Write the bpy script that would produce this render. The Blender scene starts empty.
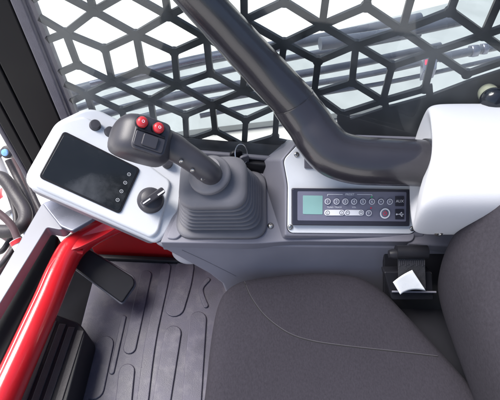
import bpy, bmesh, math, random
from mathutils import Vector, Matrix
random.seed(7)
S = bpy.context.scene
COL = S.collection
V = Vector
rad = math.radians

# ------------------------------------------------------------------ camera
PITCH = rad(51.5); FPX = 460.0
CAM = V((0, 0, 1.18))
CR = V((1, 0, 0)); CU = V((0, math.sin(PITCH), math.cos(PITCH))); CF = V((0, math.cos(PITCH), -math.sin(PITCH)))
cd = bpy.data.cameras.new('camera'); cd.sensor_width = 36; cd.lens = 36 * FPX / 500
cd.clip_start = 0.02; cd.clip_end = 2000
cam = bpy.data.objects.new('camera', cd); COL.objects.link(cam)
cam.location = CAM; cam.rotation_euler = (math.pi / 2 - PITCH, 0, 0)
S.camera = cam

def ray(px, py): return CR * ((px - 250) / FPX) + CU * ((200 - py) / FPX) + CF
def D(px, py, d): return CAM + ray(px, py) * d                 # point at a depth
def U(px, py, pl):                                             # point on a plane
    r = ray(px, py); return CAM + r * ((pl[0] - CAM).dot(pl[1]) / r.dot(pl[1]))
def ZP(z): return (V((0, 0, z)), V((0, 0, 1)))
def YP(y): return (V((0, y, 0)), V((0, -1, 0)))
def tilt(a, b=0):
    a = rad(a); b = rad(b)
    return V((math.sin(b), -math.sin(a) * math.cos(b), math.cos(a) * math.cos(b))).normalized()
def Us(pts, pl): return [U(x, y, pl) for x, y in pts]

# ------------------------------------------------------------------ materials
def mat(name, col, rough=0.5, metal=0.0, spec=0.5, noise=0.0, nscale=40, bump=0.0, bscale=600, sheen=0, coat=0, dirt_or_glare=None, rvar=0.0):
    m = bpy.data.materials.new(name); m.use_nodes = True
    nt = m.node_tree; b = nt.nodes['Principled BSDF']
    b.inputs['Base Color'].default_value = (*col, 1); b.inputs['Roughness'].default_value = rough
    b.inputs['Metallic'].default_value = metal; b.inputs['Specular IOR Level'].default_value = spec
    if sheen: b.inputs['Sheen Weight'].default_value = sheen; b.inputs['Sheen Roughness'].default_value = .5
    if coat: b.inputs['Coat Weight'].default_value = coat; b.inputs['Coat Roughness'].default_value = .08
    tc = nt.nodes.new('ShaderNodeTexCoord')
    if noise:
        n = nt.nodes.new('ShaderNodeTexNoise'); n.inputs['Scale'].default_value = nscale; n.inputs['Detail'].default_value = 6
        nt.links.new(tc.outputs['Object'], n.inputs['Vector'])
        mr = nt.nodes.new('ShaderNodeMapRange'); mr.inputs['From Min'].default_value = .3; mr.inputs['From Max'].default_value = .7
        mr.inputs['To Min'].default_value = 1 - noise; mr.inputs['To Max'].default_value = 1 + noise
        nt.links.new(n.outputs['Fac'], mr.inputs['Value'])
        mx = nt.nodes.new('ShaderNodeMix'); mx.data_type = 'RGBA'; mx.blend_type = 'MULTIPLY'; mx.inputs['Factor'].default_value = 1
        mx.inputs[6].default_value = (*col, 1); nt.links.new(mr.outputs['Result'], mx.inputs[7])
        out = mx.outputs[2]
        if dirt_or_glare:
            n2 = nt.nodes.new('ShaderNodeTexNoise'); n2.inputs['Scale'].default_value = dirt_or_glare[1]; n2.inputs['Detail'].default_value = 8; n2.inputs['Roughness'].default_value = .65
            nt.links.new(tc.outputs['Object'], n2.inputs['Vector'])
            r2 = nt.nodes.new('ShaderNodeMapRange'); r2.inputs['From Min'].default_value = .5; r2.inputs['From Max'].default_value = .72; r2.inputs['To Max'].default_value = dirt_or_glare[2]
            nt.links.new(n2.outputs['Fac'], r2.inputs['Value'])
            m2 = nt.nodes.new('ShaderNodeMix'); m2.data_type = 'RGBA'; nt.links.new(r2.outputs['Result'], m2.inputs['Factor'])
            nt.links.new(out, m2.inputs[6]); m2.inputs[7].default_value = (*dirt_or_glare[0], 1); out = m2.outputs[2]
        nt.links.new(out, b.inputs['Base Color'])
        if rvar:
            r3 = nt.nodes.new('ShaderNodeMapRange'); r3.inputs['From Min'].default_value = .3; r3.inputs['From Max'].default_value = .7
            r3.inputs['To Min'].default_value = rough - rvar; r3.inputs['To Max'].default_value = rough + rvar
            nt.links.new(n.outputs['Fac'], r3.inputs['Value']); nt.links.new(r3.outputs['Result'], b.inputs['Roughness'])
    if bump:
        n = nt.nodes.new('ShaderNodeTexNoise'); n.inputs['Scale'].default_value = bscale; n.inputs['Detail'].default_value = 3
        nt.links.new(tc.outputs['Object'], n.inputs['Vector'])
        bp = nt.nodes.new('ShaderNodeBump'); bp.inputs['Strength'].default_value = bump; bp.inputs['Distance'].default_value = .001
        nt.links.new(n.outputs['Fac'], bp.inputs['Height']); nt.links.new(bp.outputs['Normal'], b.inputs['Normal'])
    return m

def fabric(name, col):
    m = mat(name, col, .92, spec=.12)
    nt = m.node_tree; b = nt.nodes['Principled BSDF']
    tc = nt.nodes.new('ShaderNodeTexCoord')
    n = nt.nodes.new('ShaderNodeTexNoise'); n.inputs['Scale'].default_value = 700; n.inputs['Detail'].default_value = 2
    n2 = nt.nodes.new('ShaderNodeTexNoise'); n2.inputs['Scale'].default_value = 9; n2.inputs['Detail'].default_value = 4
    for k in (n, n2): nt.links.new(tc.outputs['Object'], k.inputs['Vector'])
    mp = nt.nodes.new('ShaderNodeMapping'); mp.inputs['Scale'].default_value = (1, .5, .5); mp.inputs['Rotation'].default_value = (0, 0, .12)
    nt.links.new(tc.outputs['Object'], mp.inputs['Vector'])
    ad = nt.nodes.new('ShaderNodeTexNoise'); ad.inputs['Scale'].default_value = 480; ad.inputs['Detail'].default_value = 2; nt.links.new(mp.outputs[0], ad.inputs['Vector'])
    a2 = nt.nodes.new('ShaderNodeMath'); a2.operation = 'MULTIPLY_ADD'; nt.links.new(n.outputs['Fac'], a2.inputs[0]); a2.inputs[1].default_value = .5
    nt.links.new(ad.outputs[0], a2.inputs[2])
    bp = nt.nodes.new('ShaderNodeBump'); bp.inputs['Strength'].default_value = .2; bp.inputs['Distance'].default_value = .0012
    nt.links.new(a2.outputs[0], bp.inputs['Height']); nt.links.new(bp.outputs['Normal'], b.inputs['Normal'])
    a3 = nt.nodes.new('ShaderNodeMath'); a3.operation = 'MULTIPLY_ADD'; nt.links.new(n2.outputs['Fac'], a3.inputs[0]); a3.inputs[1].default_value = .5
    nt.links.new(a2.outputs[0], a3.inputs[2])
    mr = nt.nodes.new('ShaderNodeMapRange'); mr.inputs['From Min'].default_value = .55; mr.inputs['From Max'].default_value = 1.45
    mr.inputs['To Min'].default_value = .74; mr.inputs['To Max'].default_value = 1.3
    nt.links.new(a3.outputs[0], mr.inputs['Value'])
    mx = nt.nodes.new('ShaderNodeMix'); mx.data_type = 'RGBA'; mx.blend_type = 'MULTIPLY'; mx.inputs['Factor'].default_value = 1
    mx.inputs[6].default_value = (*col, 1); nt.links.new(mr.outputs['Result'], mx.inputs[7]); nt.links.new(mx.outputs[2], b.inputs['Base Color'])
    return m

M = dict(
    white=mat('white_plastic', (.69, .705, .74), .42, noise=.04, nscale=18, bump=.16, bscale=1000, rvar=.08),
    cover=mat('white_cover', (.60, .605, .64), .5, noise=.04, nscale=9, bump=.14, bscale=900),
    grey=mat('grey_plastic', (.19, .187, .225), .5, noise=.06, nscale=14, bump=.18, bscale=1100, rvar=.06),
    grey2=mat('dark_grey_plastic', (.115, .113, .137), .48, noise=.06, nscale=14, bump=.15, bscale=1100),
    lgrey=mat('light_grey_plastic', (.36, .36, .4), .5, noise=.05, nscale=14, bump=.1, bscale=900),
    bar=mat('grey_bar_cover', (.024, .022, .028), .24, spec=.6, coat=.35, noise=.06, nscale=10, bump=.12, bscale=900, rvar=.025),
    black=mat('black_plastic', (.014, .014, .018), .45, spec=.25, noise=.1, nscale=20, bump=.1, bscale=900),
    pillar=mat('black_painted_metal', (.010, .010, .012), .5, spec=.15, noise=.12, nscale=7, rvar=.08),
    grip=mat('charcoal_grip_plastic', (.046, .044, .053), .40, noise=.06, nscale=30, bump=.14, bscale=1200),
    rubber=mat('grey_rubber', (.142, .139, .156), .55, noise=.06, nscale=25, bump=.15, bscale=800),
    trim=mat('rubber_trim', (.12, .115, .14), .6, noise=.1, nscale=60, bump=.5, bscale=500),
    matr=mat('floor_rubber', (.060, .056, .082), .5, noise=.25, nscale=16, bump=.4, bscale=600, dirt_or_glare=((.20, .19, .205), 30, .32), rvar=.08),
    screen=mat('black_glass', (.012, .014, .016), .22, noise=.3, nscale=14, rvar=.14, dirt_or_glare=((.13, .135, .15), 9, .5)),  # pale blotches in the base colour imitate soft reflections on the glass
    chrome=mat('steel', (.62, .62, .64), .25, metal=1, noise=.05, nscale=60),
    screw=mat('screw_steel', (.4, .39, .38), .35, metal=1, noise=.1, nscale=200),
    red=mat('red_paint', (.56, .014, .022), .24, noise=.07, nscale=8, coat=.5, bump=.12, bscale=170),
    redp=mat('red_panel', (.5, .012, .016), .45, noise=.1, nscale=8),
    redb=mat('red_button', (.52, .03, .04), .35, noise=.03, nscale=50),
    radio=mat('radio_face', (.165, .165, .225), .4, noise=.03, nscale=50),
    radiof=mat('radio_frame', (.03, .03, .045), .35, noise=.05, nscale=50),
    lcd=mat('lcd_glass', (.24, .42, .40), .1, noise=.05, nscale=30),
    print=mat('white_print', (.82, .82, .86), .5),
    printd=mat('dim_print', (.42, .43, .46), .5, noise=.05),
    printr=mat('red_print', (.75, .05, .1), .5),
    printg=mat('green_print', (.05, .5, .2), .5),
    grille=mat('black_grille_paint', (.016, .018, .023), .42, spec=.3, noise=.1, nscale=20, rvar=.06),
    rail=mat('grey_painted_rail', (.20, .205, .235), .4, noise=.07, nscale=10, rvar=.05),
    bracket=mat('steel_bracket', (.19, .2, .25), .28, metal=.6, noise=.15, nscale=9, rvar=.1),
    pipe=mat('dark_pipe_paint', (.085, .094, .12), .3, noise=.12, nscale=8, rvar=.08),
    hose=mat('black_hose', (.035, .03, .034), .5, noise=.15, nscale=30, bump=.4, bscale=300),
    brown=mat('brown_hose', (.09, .055, .06), .5, noise=.2, nscale=20),
    cyl=mat('pale_cylinder', (.55, .55, .57), .35, noise=.08, nscale=15),
    cream=mat('cream_plastic', (.62, .6, .45), .4, noise=.05, nscale=40),
    knob=mat('dark_knob', (.02, .022, .03), .12, noise=.1, nscale=20),
    card=mat('white_card', (.62, .64, .67), .7, noise=.06, nscale=40, dirt_or_glare=((.42, .45, .52), 45, .5)),
    void=mat('shade_black_floor', (.008, .008, .010), .9, spec=.08, noise=.2, nscale=20, bump=.2, bscale=300),  # near black puts the shade around the pedal into the floor colour
    web=mat('woven_webbing', (.03, .03, .035), .7, noise=.2, nscale=120, bump=.5, bscale=500),
    fabric=fabric('charcoal_fabric', (.029, .0265, .034)),
    fabric2=fabric('grey_fabric', (.037, .034, .042)),
    seam=mat('seam_thread', (.010, .009, .011), .9, noise=.1, nscale=100),
    seaml=mat('pale_seam_thread', (.07, .066, .08), .9, noise=.1, nscale=100),
    ground=mat('pale_concrete', (.62, .60, .57), .85, noise=.1, nscale=3, bump=.05, bscale=40, dirt_or_glare=((.45, .42, .40), 1.1, .5)),
    skirt=mat('pale_grey_green', (.37, .39, .385), .5, noise=.1, nscale=6),
)
g = bpy.data.materials.new('window_glass'); g.use_nodes = True
nt = g.node_tree; nt.nodes.clear()
o_ = nt.nodes.new('ShaderNodeOutputMaterial'); t_ = nt.nodes.new('ShaderNodeBsdfTransparent'); t_.inputs['Color'].default_value = (.84, .87, .87, 1)
gl = nt.nodes.new('ShaderNodeBsdfGlossy'); gl.inputs['Roughness'].default_value = .03
lw = nt.nodes.new('ShaderNodeLayerWeight'); lw.inputs['Blend'].default_value = .5
pw_ = nt.nodes.new('ShaderNodeMath'); pw_.operation = 'POWER'; pw_.inputs[1].default_value = 4; nt.links.new(lw.outputs['Facing'], pw_.inputs[0])
fr = nt.nodes.new('ShaderNodeMath'); fr.operation = 'MULTIPLY_ADD'; fr.inputs[1].default_value = .5; fr.inputs[2].default_value = .03; nt.links.new(pw_.outputs[0], fr.inputs[0])
mx = nt.nodes.new('ShaderNodeMixShader')
nt.links.new(fr.outputs[0], mx.inputs[0]); nt.links.new(t_.outputs[0], mx.inputs[1]); nt.links.new(gl.outputs[0], mx.inputs[2]); tcg = nt.nodes.new('ShaderNodeTexCoord'); ng = nt.nodes.new('ShaderNodeTexNoise'); ng.inputs['Scale'].default_value = 5; ng.inputs['Detail'].default_value = 9; ng.inputs['Roughness'].default_value = .7
mg = nt.nodes.new('ShaderNodeMapping'); mg.inputs['Scale'].default_value = (1, 1, .5); mg.inputs['Rotation'].default_value = (0, .5, 0); nt.links.new(tcg.outputs['Object'], mg.inputs['Vector']); nt.links.new(mg.outputs[0], ng.inputs['Vector'])
rg = nt.nodes.new('ShaderNodeMapRange'); rg.inputs['From Min'].default_value = .42; rg.inputs['From Max'].default_value = .75; rg.inputs['To Min'].default_value = .0; rg.inputs['To Max'].default_value = .10; nt.links.new(ng.outputs['Fac'], rg.inputs['Value'])
df = nt.nodes.new('ShaderNodeBsdfDiffuse'); df.inputs['Color'].default_value = (.7, .72, .75, 1); mx2 = nt.nodes.new('ShaderNodeMixShader')
nt.links.new(rg.outputs['Result'], mx2.inputs[0]); nt.links.new(mx.outputs[0], mx2.inputs[1]); nt.links.new(df.outputs[0], mx2.inputs[2]); nt.links.new(mx2.outputs[0], o_.inputs['Surface'])
M['glass'] = g

# ------------------------------------------------------------------ helpers
def thing(name, loc, label, cat, group=None):
    o = bpy.data.objects.new(name, None); COL.objects.link(o); o.location = loc; o.empty_display_size = .02
    o['label'] = label; o['category'] = cat
    if group: o['group'] = group
    return o
def tag(o, label, cat, group=None):
    o['label'] = label; o['category'] = cat
    if group: o['group'] = group
    return o
def mk(name, verts, faces, m, parent=None, bevel=0, seg=3, sub=0, smooth=40, wn=True):
    me = bpy.data.meshes.new(name); me.from_pydata([tuple(v) for v in verts], [], faces)
    bm = bmesh.new(); bm.from_mesh(me); bmesh.ops.recalc_face_normals(bm, faces=bm.faces)
    # put the origin at the mesh's centre
    c = V((0, 0, 0))
    for v in bm.verts: c += v.co
    c /= max(1, len(bm.verts))
    for v in bm.verts: v.co -= c
    bm.to_mesh(me); bm.free()
    me.materials.append(M[m] if isinstance(m, str) else m)
    for p in me.polygons: p.use_smooth = True
    if not sub and not bevel: me.set_sharp_from_angle(angle=rad(smooth))
    o = bpy.data.objects.new(name, me); COL.objects.link(o)
    off = c
    if parent is not None:
        o.parent = parent; w = V(parent.location); p = parent.parent
        while p is not None: w += V(p.location); p = p.parent
        off = c - w
    o.location = off
    if bevel:
        b = o.modifiers.new('bevel', 'BEVEL'); b.width = bevel; b.segments = seg; b.limit_method = 'ANGLE'; b.angle_limit = rad(32)
        if wn:
            w = o.modifiers.new('wn', 'WEIGHTED_NORMAL'); w.keep_sharp = False
    if sub:
        s = o.modifiers.new('sub', 'SUBSURF'); s.levels = sub; s.render_levels = sub
    return o
def prism(pts, ext):                      # outline extruded by a vector
    n = len(pts); vs = list(pts) + [p + ext for p in pts]
    fs = [tuple(range(n)), tuple(range(2 * n - 1, n - 1, -1))] + [(i, i + n, (i + 1) % n + n, (i + 1) % n) for i in range(n)]
    return vs, fs
def slab(name, pts, n, t, m, parent=None, bevel=.002, seg=3):
    vs, fs = prism(pts, -n * t); return mk(name, vs, fs, m, parent, bevel, seg)
def fillet(pts, r, seg=6):                # rounded corners; r a number or list
    out = []; k = len(pts)
    for i, p in enumerate(pts):
        rr = r[i] if isinstance(r, (list, tuple)) else r
        a = pts[i - 1] - p; b = pts[(i + 1) % k] - p
        if rr <= 0: out.append(p.copy()); continue
        d = min(rr, a.length * .48, b.length * .48)
        p0 = p + a.normalized() * d; p1 = p + b.normalized() * d
        for s in range(seg + 1):
            t = s / seg; out.append(p0 * (1 - t) ** 2 + p * 2 * t * (1 - t) + p1 * t * t)
    return out
def catmull(pts, n=8, closed=False):
    out = []; k = len(pts); rng = range(k if closed else k - 1)
    for i in rng:
        if closed: p0, p1, p2, p3 = pts[i - 1], pts[i], pts[(i + 1) % k], pts[(i + 2) % k]
        else: p0, p1, p2, p3 = pts[max(i - 1, 0)], pts[i], pts[i + 1], pts[min(i + 2, k - 1)]
        for s in range(n):
            t = s / n
            out.append(.5 * ((2 * p1) + (p2 - p0) * t + (2 * p0 - 5 * p1 + 4 * p2 - p3) * t * t + (3 * p1 - p0 - 3 * p2 + p3) * t ** 3))
    if not closed: out.append(pts[-1].copy())
    return out
def loft(rings, cap0=True, cap1=True):
    n = len(rings[0]); vs = [p for r in rings for p in r]; fs = []
    for j in range(len(rings) - 1):
        for i in range(n):
            fs.append((j * n + i, j * n + (i + 1) % n, (j + 1) * n + (i + 1) % n, (j + 1) * n + i))
    if cap0: fs.append(tuple(range(n - 1, -1, -1)))
    if cap1: fs.append(tuple(range((len(rings) - 1) * n, len(rings) * n)))
    return vs, fs
def tube_data(path, r, seg=20, sm=8, closed=False, flat=1.0):
    P = catmull(path, sm, closed) if sm else list(path)
    n = len(P); rs = r if isinstance(r, (list, tuple)) else [r] * len(path)
    R = []
    for i in range(n):
        f = i / max(1, n - 1) * (len(rs) - 1); a = int(min(f, len(rs) - 1)); b = min(a + 1, len(rs) - 1); R.append(rs[a] + (rs[b] - rs[a]) * (f - a))
    T = [(P[(i + 1) % n if closed else min(i + 1, n - 1)] - P[i - 1 if closed else max(i - 1, 0)]).normalized() for i in range(n)]
    up = V((0, 0, 1)) if abs(T[0].z) < .9 else V((1, 0, 0))
    N = (up - T[0] * up.dot(T[0])).normalized(); rings = []
    for i in range(n):
        N = (N - T[i] * N.dot(T[i])).normalized(); B = T[i].cross(N)
        rings.append([P[i] + (N * math.cos(2 * math.pi * k / seg) + B * flat * math.sin(2 * math.pi * k / seg)) * R[i] for k in range(seg)])
    if closed:
        rings.append(rings[0]); return loft(rings, False, False)
    return loft(rings)
def tube(name, path, r, m, parent=None, seg=20, sm=8, closed=False, flat=1.0):
    vs, fs = tube_data(path, r, seg, sm, closed, flat); return mk(name, vs, fs, m, parent)
def axes(n, hint=V((1, 0, 0))):
    u = (hint - n * hint.dot(n)).normalized(); return u, n.cross(u)
def lathe_data(o, n, prof, seg=32, hint=V((1, 0, 0))):
    if abs(n.normalized().dot(hint)) > .95: hint = V((0, 0, 1))
    u, v = axes(n.normalized(), hint); n = n.normalized()
    rings = [[o + n * h + (u * math.cos(2 * math.pi * k / seg) + v * math.sin(2 * math.pi * k / seg)) * max(r, 1e-5) for k in range(seg)] for r, h in prof]
    return loft(rings)
def lathe(name, o, n, prof, m, parent=None, seg=32):
    vs, fs = lathe_data(o, n, prof, seg); return mk(name, vs, fs, m, parent, smooth=50)
def merge(*parts):
    vs, fs = [], []
    for a, b in parts:
        k = len(vs); vs += list(a); fs += [tuple(i + k for i in f) for f in b]
    return vs, fs
def box_data(c, u, v, w, a, b, h):
    p = [c + u * (sx * a / 2) + v * (sy * b / 2) for sx, sy in ((-1, -1), (1, -1), (1, 1), (-1, 1))]
    return prism(p, w * h)
def rrect(c, u, v, a, b, r, seg=5):
    p = [c + u * (sx * a / 2) + v * (sy * b / 2) for sx, sy in ((-1, -1), (1, -1), (1, 1), (-1, 1))]
    return fillet(p, r, seg)
def text_data(body, c, u, v, size):
    cu = bpy.data.curves.new('t', 'FONT'); cu.body = body; cu.size = 1; cu.align_x = 'CENTER'; cu.align_y = 'CENTER'; cu.resolution_u = 3
    o = bpy.data.objects.new('t', cu); COL.objects.link(o)
    bpy.context.view_layer.update()
    me = bpy.data.meshes.new_from_object(o.evaluated_get(bpy.context.evaluated_depsgraph_get()))
    vs = [c + u * (q.co.x * size) + v * (q.co.y * size) for q in me.vertices]; fs = [tuple(p.vertices) for p in me.polygons]
    bpy.data.objects.remove(o); bpy.data.curves.remove(cu); bpy.data.meshes.remove(me)
    return vs, fs
def ring_data(c, n, r0, r1, seg=28):
    u, v = axes(n); vs, fs = [], []
    for k in range(seg):
        a = 2 * math.pi * k / seg; d = u * math.cos(a) + v * math.sin(a); vs += [c + d * r0, c + d * r1]
    for k in range(seg): j = (k + 1) % seg; fs.append((2 * k, 2 * k + 1, 2 * j + 1, 2 * j))
    return vs, fs
def strip_data(a, b, w, n):               # flat strip a->b on a plane with normal n
    d = (b - a).normalized(); s = n.cross(d) * (w / 2)
    return [a - s, b - s, b + s, a + s], [(0, 1, 2, 3)]
def pxmm(px, d): return px * d / FPX

# ================================================================== planes
n_pod = tilt(26, 20); PP = (D(90, 170, .725), n_pod)
n_rad = tilt(46, 6); RP = (D(350, 210, .722), n_rad)
n_dk = tilt(9, 0); DK = (D(222, 236, .738), n_dk)
def lift(pl, h): return (pl[0] + pl[1] * h, pl[1])
FLOOR = .12
fl = ZP(FLOOR)
# window plane from a fit of the guard's pattern
WX = V((.9935, -.113, .0)).normalized(); WN = V((WX.y, -WX.x, 0)).normalized()   # towards the cab
if WN.y > 0: WN = -WN
WP = (CAM + V((-.009, .5905, -.383)), WN)
H = .055

# ================================================================== setting
def struct(o): o['kind'] = 'structure'; return o
gp = [V((-300, -300, -.6)), V((300, -300, -.6)), V((300, 300, -.6)), V((-300, 300, -.6))]
struct(mk('ground', gp, [(0, 1, 2, 3)], 'ground'))
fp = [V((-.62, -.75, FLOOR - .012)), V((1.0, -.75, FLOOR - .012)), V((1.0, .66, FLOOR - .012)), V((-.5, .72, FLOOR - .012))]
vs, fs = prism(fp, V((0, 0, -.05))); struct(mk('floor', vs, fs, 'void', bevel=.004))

# ================================================================== window guard
gt = thing('window_guard', U(280, 60, WP), 'black laser cut steel guard of hexagons and diamonds outside the side window', 'window guard')
NODES = {(0,0):(65,34),(0,2):(77,66),(1,1):(104.4,50),(1,3):(112,83),(2,0):(135.6,35.6),(2,2):(142,70),(2,4):(150,101),(3,1):(174,53),(3,3):(177,86),(3,5):(185,116),(4,0):(206,39),(4,2):(210,74),(4,4):(212,105),(4,6):(215,132),(5,3):(243,92),(5,5):(245.6,121),(5,7):(244,147),(6,4):(277,107),(6,6):(275,138),(6,0):(284,44),(7,1):(318,62),(7,3):(314,95),(8,0):(356,46),(8,2):(352,83),(8,4):(342,115),(9,1):(392,67),(9,3):(383,102),(10,0):(434,53),(10,2):(425,90),(11,1):(467,75)}
WV = V((0, 0, 1)); m_ = H / math.sqrt(3)
pos = {k: U(x, y, WP) for k, (x, y) in NODES.items()}
# regular lattice fitted to the traced nodes for everything not seen
ax = sum(((p - WP[0]).dot(WX) - (k[0]) * H for k, p in pos.items())) / len(pos)
az = sum(((p - WP[0]).z + k[1] * m_ for k, p in pos.items())) / len(pos)
kx = 0; sx = sum(k[0] for k in pos) / len(pos); mxp = sum((p - WP[0]).dot(WX) for p in pos.values()) / len(pos)
kx = sum((k[0] - sx) * ((p - WP[0]).dot(WX) - mxp) for k, p in pos.items()) / sum((k[0] - sx) ** 2 for k in pos)
sj = sum(k[1] for k in pos) / len(pos); mzp = sum((p - WP[0]).z for p in pos.values()) / len(pos)
kz = sum((k[1] - sj) * ((p - WP[0]).z - mzp) for k, p in pos.items()) / sum((k[1] - sj) ** 2 for k in pos)
def lat(i, j): return WP[0] + WX * (mxp + (i - sx) * kx) + WV * (mzp + (j - sj) * kz)
print('lattice', kx, kz, 'expected', H, -m_)
res = [(pos[k] - lat(*k)).length for k in pos]; print('resid', max(res), sum(res) / len(res))
def node(i, j): return pos.get((i, j)) or lat(i, j)
edges = set()
def isn(i, j): return (i + j) % 2 == 0
I0, I1, J0, J1 = -2, 15, -8, 7
for i in range(I0, I1 + 1):
    for j in range(J0, J1 + 1):
        if not isn(i, j): continue
        b = j % 4                        # vertical struts repeat every four rows
        if i % 2 == 0 and b in (0,) and j + 2 <= J1: edges.add(((i, j), (i, j + 2)))
        if i % 2 == 1 and b in (1,) and j + 2 <= J1: edges.add(((i, j), (i, j + 2)))
        for di in (-1, 1):
            if I0 <= i + di <= I1 and j + 1 <= J1:
                lo = j % 4               # diagonals j -> j+1 exist except between the strut rows
                ok = (i % 2 == 0 and lo in (0, 2)) or (i % 2 == 1 and lo in (1, 3))
                if lo == 1: ok = False
                if lo == 0: ok = i % 2 == 0
                if lo == 2: ok = i % 2 == 0
                if lo == 3: ok = i % 2 == 1
                if ok: edges.add(((i, j), (i + di, j + 1)))
GL = (U(70, 100, lift(WP, .005)) - WP[0]).dot(WX)
parts = []
below = lambda k: (k[0] >= 7 and k[1] >= 5) or (k[0] >= 9 and k[1] >= 4) or (k[0] >= 11 and k[1] >= 3) or (k[0] >= 13 and k[1] >= 2)
for a, b in edges:
    if below(a) or below(b): continue
    p, q = node(*a), node(*b)
    if (p - WP[0]).dot(WX) > (q - WP[0]).dot(WX): p, q = q, p
    sp_, sq_ = (p - WP[0]).dot(WX), (q - WP[0]).dot(WX)
    if sq_ < GL + .004: continue
    if sp_ < GL: p = p.lerp(q, (GL - sp_) / (sq_ - sp_))
    d = (q - p).normalized(); s = WN.cross(d); w = .0049
    parts.append(prism([p - s * w - d * .004, q - s * w + d * .004, q + s * w + d * .004, p + s * w - d * .004], -WN * .006))
for k in {k for e in edges for k in e}:
    if below(k): continue
    p = node(*k)
    if (p - WP[0]).dot(WX) < GL + .008: continue
    parts.append(prism([p + WN * .0003 + (WX * math.cos(t) + WV * math.sin(t)) * .0075 for t in [2 * math.pi * q / 14 for q in range(14)]], -WN * .0066))
mk('guard_mesh', *merge(*parts), 'grille', gt)
# solid lower plates
pl1 = Us([(238, 152), (248, 147.5), (276, 139.5), (284, 141), (300, 145), (333, 126), (341, 122.5), (347, 121), (386, 108), (430, 96), (470, 81), (510, 68), (560, 54), (620, 60), (620, 165), (238, 165)], WP)
slab('plate', pl1, WN, .006, 'grille', gt, .001)
for a, b in (((386, 112), (385, 98)), ((341, 126), (342, 113)), ((430, 98), (429, 86)), ((337, 120), (350, 119))):
    p, q = U(*a, WP), U(*b, WP); d = (q - p).normalized(); s = WN.cross(d) * .005
    mk('plate_tie', *prism([p - s, q - s, q + s, p + s], -WN * .005), 'grille', gt)
# pane and frame
gl_pl = lift(WP, .03)
def wpt(s, z, off=0): return V((0, 0, 0)) + WP[0] + WX * s + WV * (z - WP[0].z) + WN * off
g0 = (U(72, 100, lift(WP, .03)) - WP[0]).dot(WX)
sill_z = U(245, 150, lift(WP, .025)).z
frame = thing('side_window', wpt(0, sill_z, .03), 'tinted side window pane in its black frame behind the console', 'window')
vs, fs = prism([wpt(g0, sill_z - .02, .032), wpt(.75, sill_z - .02, .032), wpt(.75, 1.62, .032), wpt(g0, 1.62, .032)], -WN * .005)
mk('pane', vs, fs, 'glass', frame)
vs, fs = prism([wpt(g0, sill_z - .09, .055), wpt(.8, sill_z - .09, .055), wpt(.8, sill_z - .001, .055), wpt(g0, sill_z - .001, .055)], -WN * .052)
mk('sill', vs, fs, 'black', frame, bevel=.004)
tube('seal', [wpt(g0, sill_z + .004, .044), wpt(.8, sill_z + .004, .044)], .0045, 'grey2', frame, sm=0, seg=12)
# window latch at right
lt = thing('window_latch', U(490, 93, lift(WP, .02)), 'cream and black round latch knob on the guard above the white cover', 'latch')
lo = U(487, 92, lift(WP, .004)); la = (WN + V((0, 0, .25))).normalized()
lathe('collar', lo, la, [(.013, 0), (.014, .004), (.014, .016), (.011, .019)], 'cream', lt)
lathe('knob', lo + la * .0195, la, [(.009, 0), (.017, .003), (.0185, .009), (.016, .017), (.009, .022), (0, .0235)], 'knob', lt)

# ================================================================== pillar at left
def vert_prism(name, pxs, y, z0, z1, m, parent, depth):
    a, b = [U(*p, YP(y)) for p in pxs]
    pts = [V((a.x, y, 0)), V((b.x, y, 0)), V((b.x, y + depth, 0)), V((a.x, y + depth, 0))]
    pts = [p + V((0, 0, z0)) for p in pts]
    return mk(name, *prism(pts, V((0, 0, z1 - z0))), m, parent, bevel=.003)
pil = thing('door_pillar', V((-.4, .66, .1)), 'black painted corner pillar with thin pale seams left of the display pod', 'pillar')
vert_prism('post', ((40, 145), (60, 120)), .63, .42, 1.7, 'pillar', pil, .06)
vert_prism('post', ((28.5, 155), (39.3, 146)), .632, .42, 1.7, 'pillar', pil, .05)
vert_prism('post', ((20, 160), (27.7, 155.5)), .635, .42, 1.7, 'pillar', pil, .05)
vert_prism('seam_strip', ((27, 155), (41, 145)), .641, .42, 1.7, 'rail', pil, .01)
vert_prism('rubber_trim', ((60.3, 120), (69.5, 118)), .624, .42, 1.7, 'trim', pil, .04)
vert_prism('glazing_strip', ((69.7, 118), (74, 118)), .632, .42, 1.7, 'trim', pil, .03)
vert_prism('outer_edge', ((14.5, 160), (19.6, 160)), .64, .42, 1.7, 'trim', pil, .03)

# ================================================================== console
con = thing('side_console', U(300, 250, DK), 'long grey moulded side console under the side window', 'console')
dk_out = fillet(Us([(160, 242.5), (256, 243.5), (290, 241), (414.5, 241.5), (416, 150), (300, 140), (250, 149), (190, 149), (184, 190)], DK), [.004, .02, .02, .012, 0, 0, .01, .01, 0])
slab('deck', dk_out, n_dk, .03, 'grey', con, .006, 4)
slab('rear_deck', Us([(408, 243.5), (480, 248), (480, 160), (408, 160)], lift(DK, -.005)), n_dk, .03, 'grey', con, .004)
yf = U(222, 243, DK).y
n_fr = V((0, -1, .12)).normalized(); FRP = (U(222, 243, DK) - n_dk * .006 + V((0, .004, 0)), n_fr)
fr_out = Us([(154, 244), (470, 247), (470, 350), (250, 350), (222, 284), (209, 274), (180, 258)], FRP)
slab('front_panel', fr_out, n_fr, .02, 'grey', con, .005, 4)
# seam groove on the front panel
tube('panel_seam', Us([(182, 250), (206, 261), (236, 276)], lift(FRP, .0)), .0007, 'grey2', con, seg=8)
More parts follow.
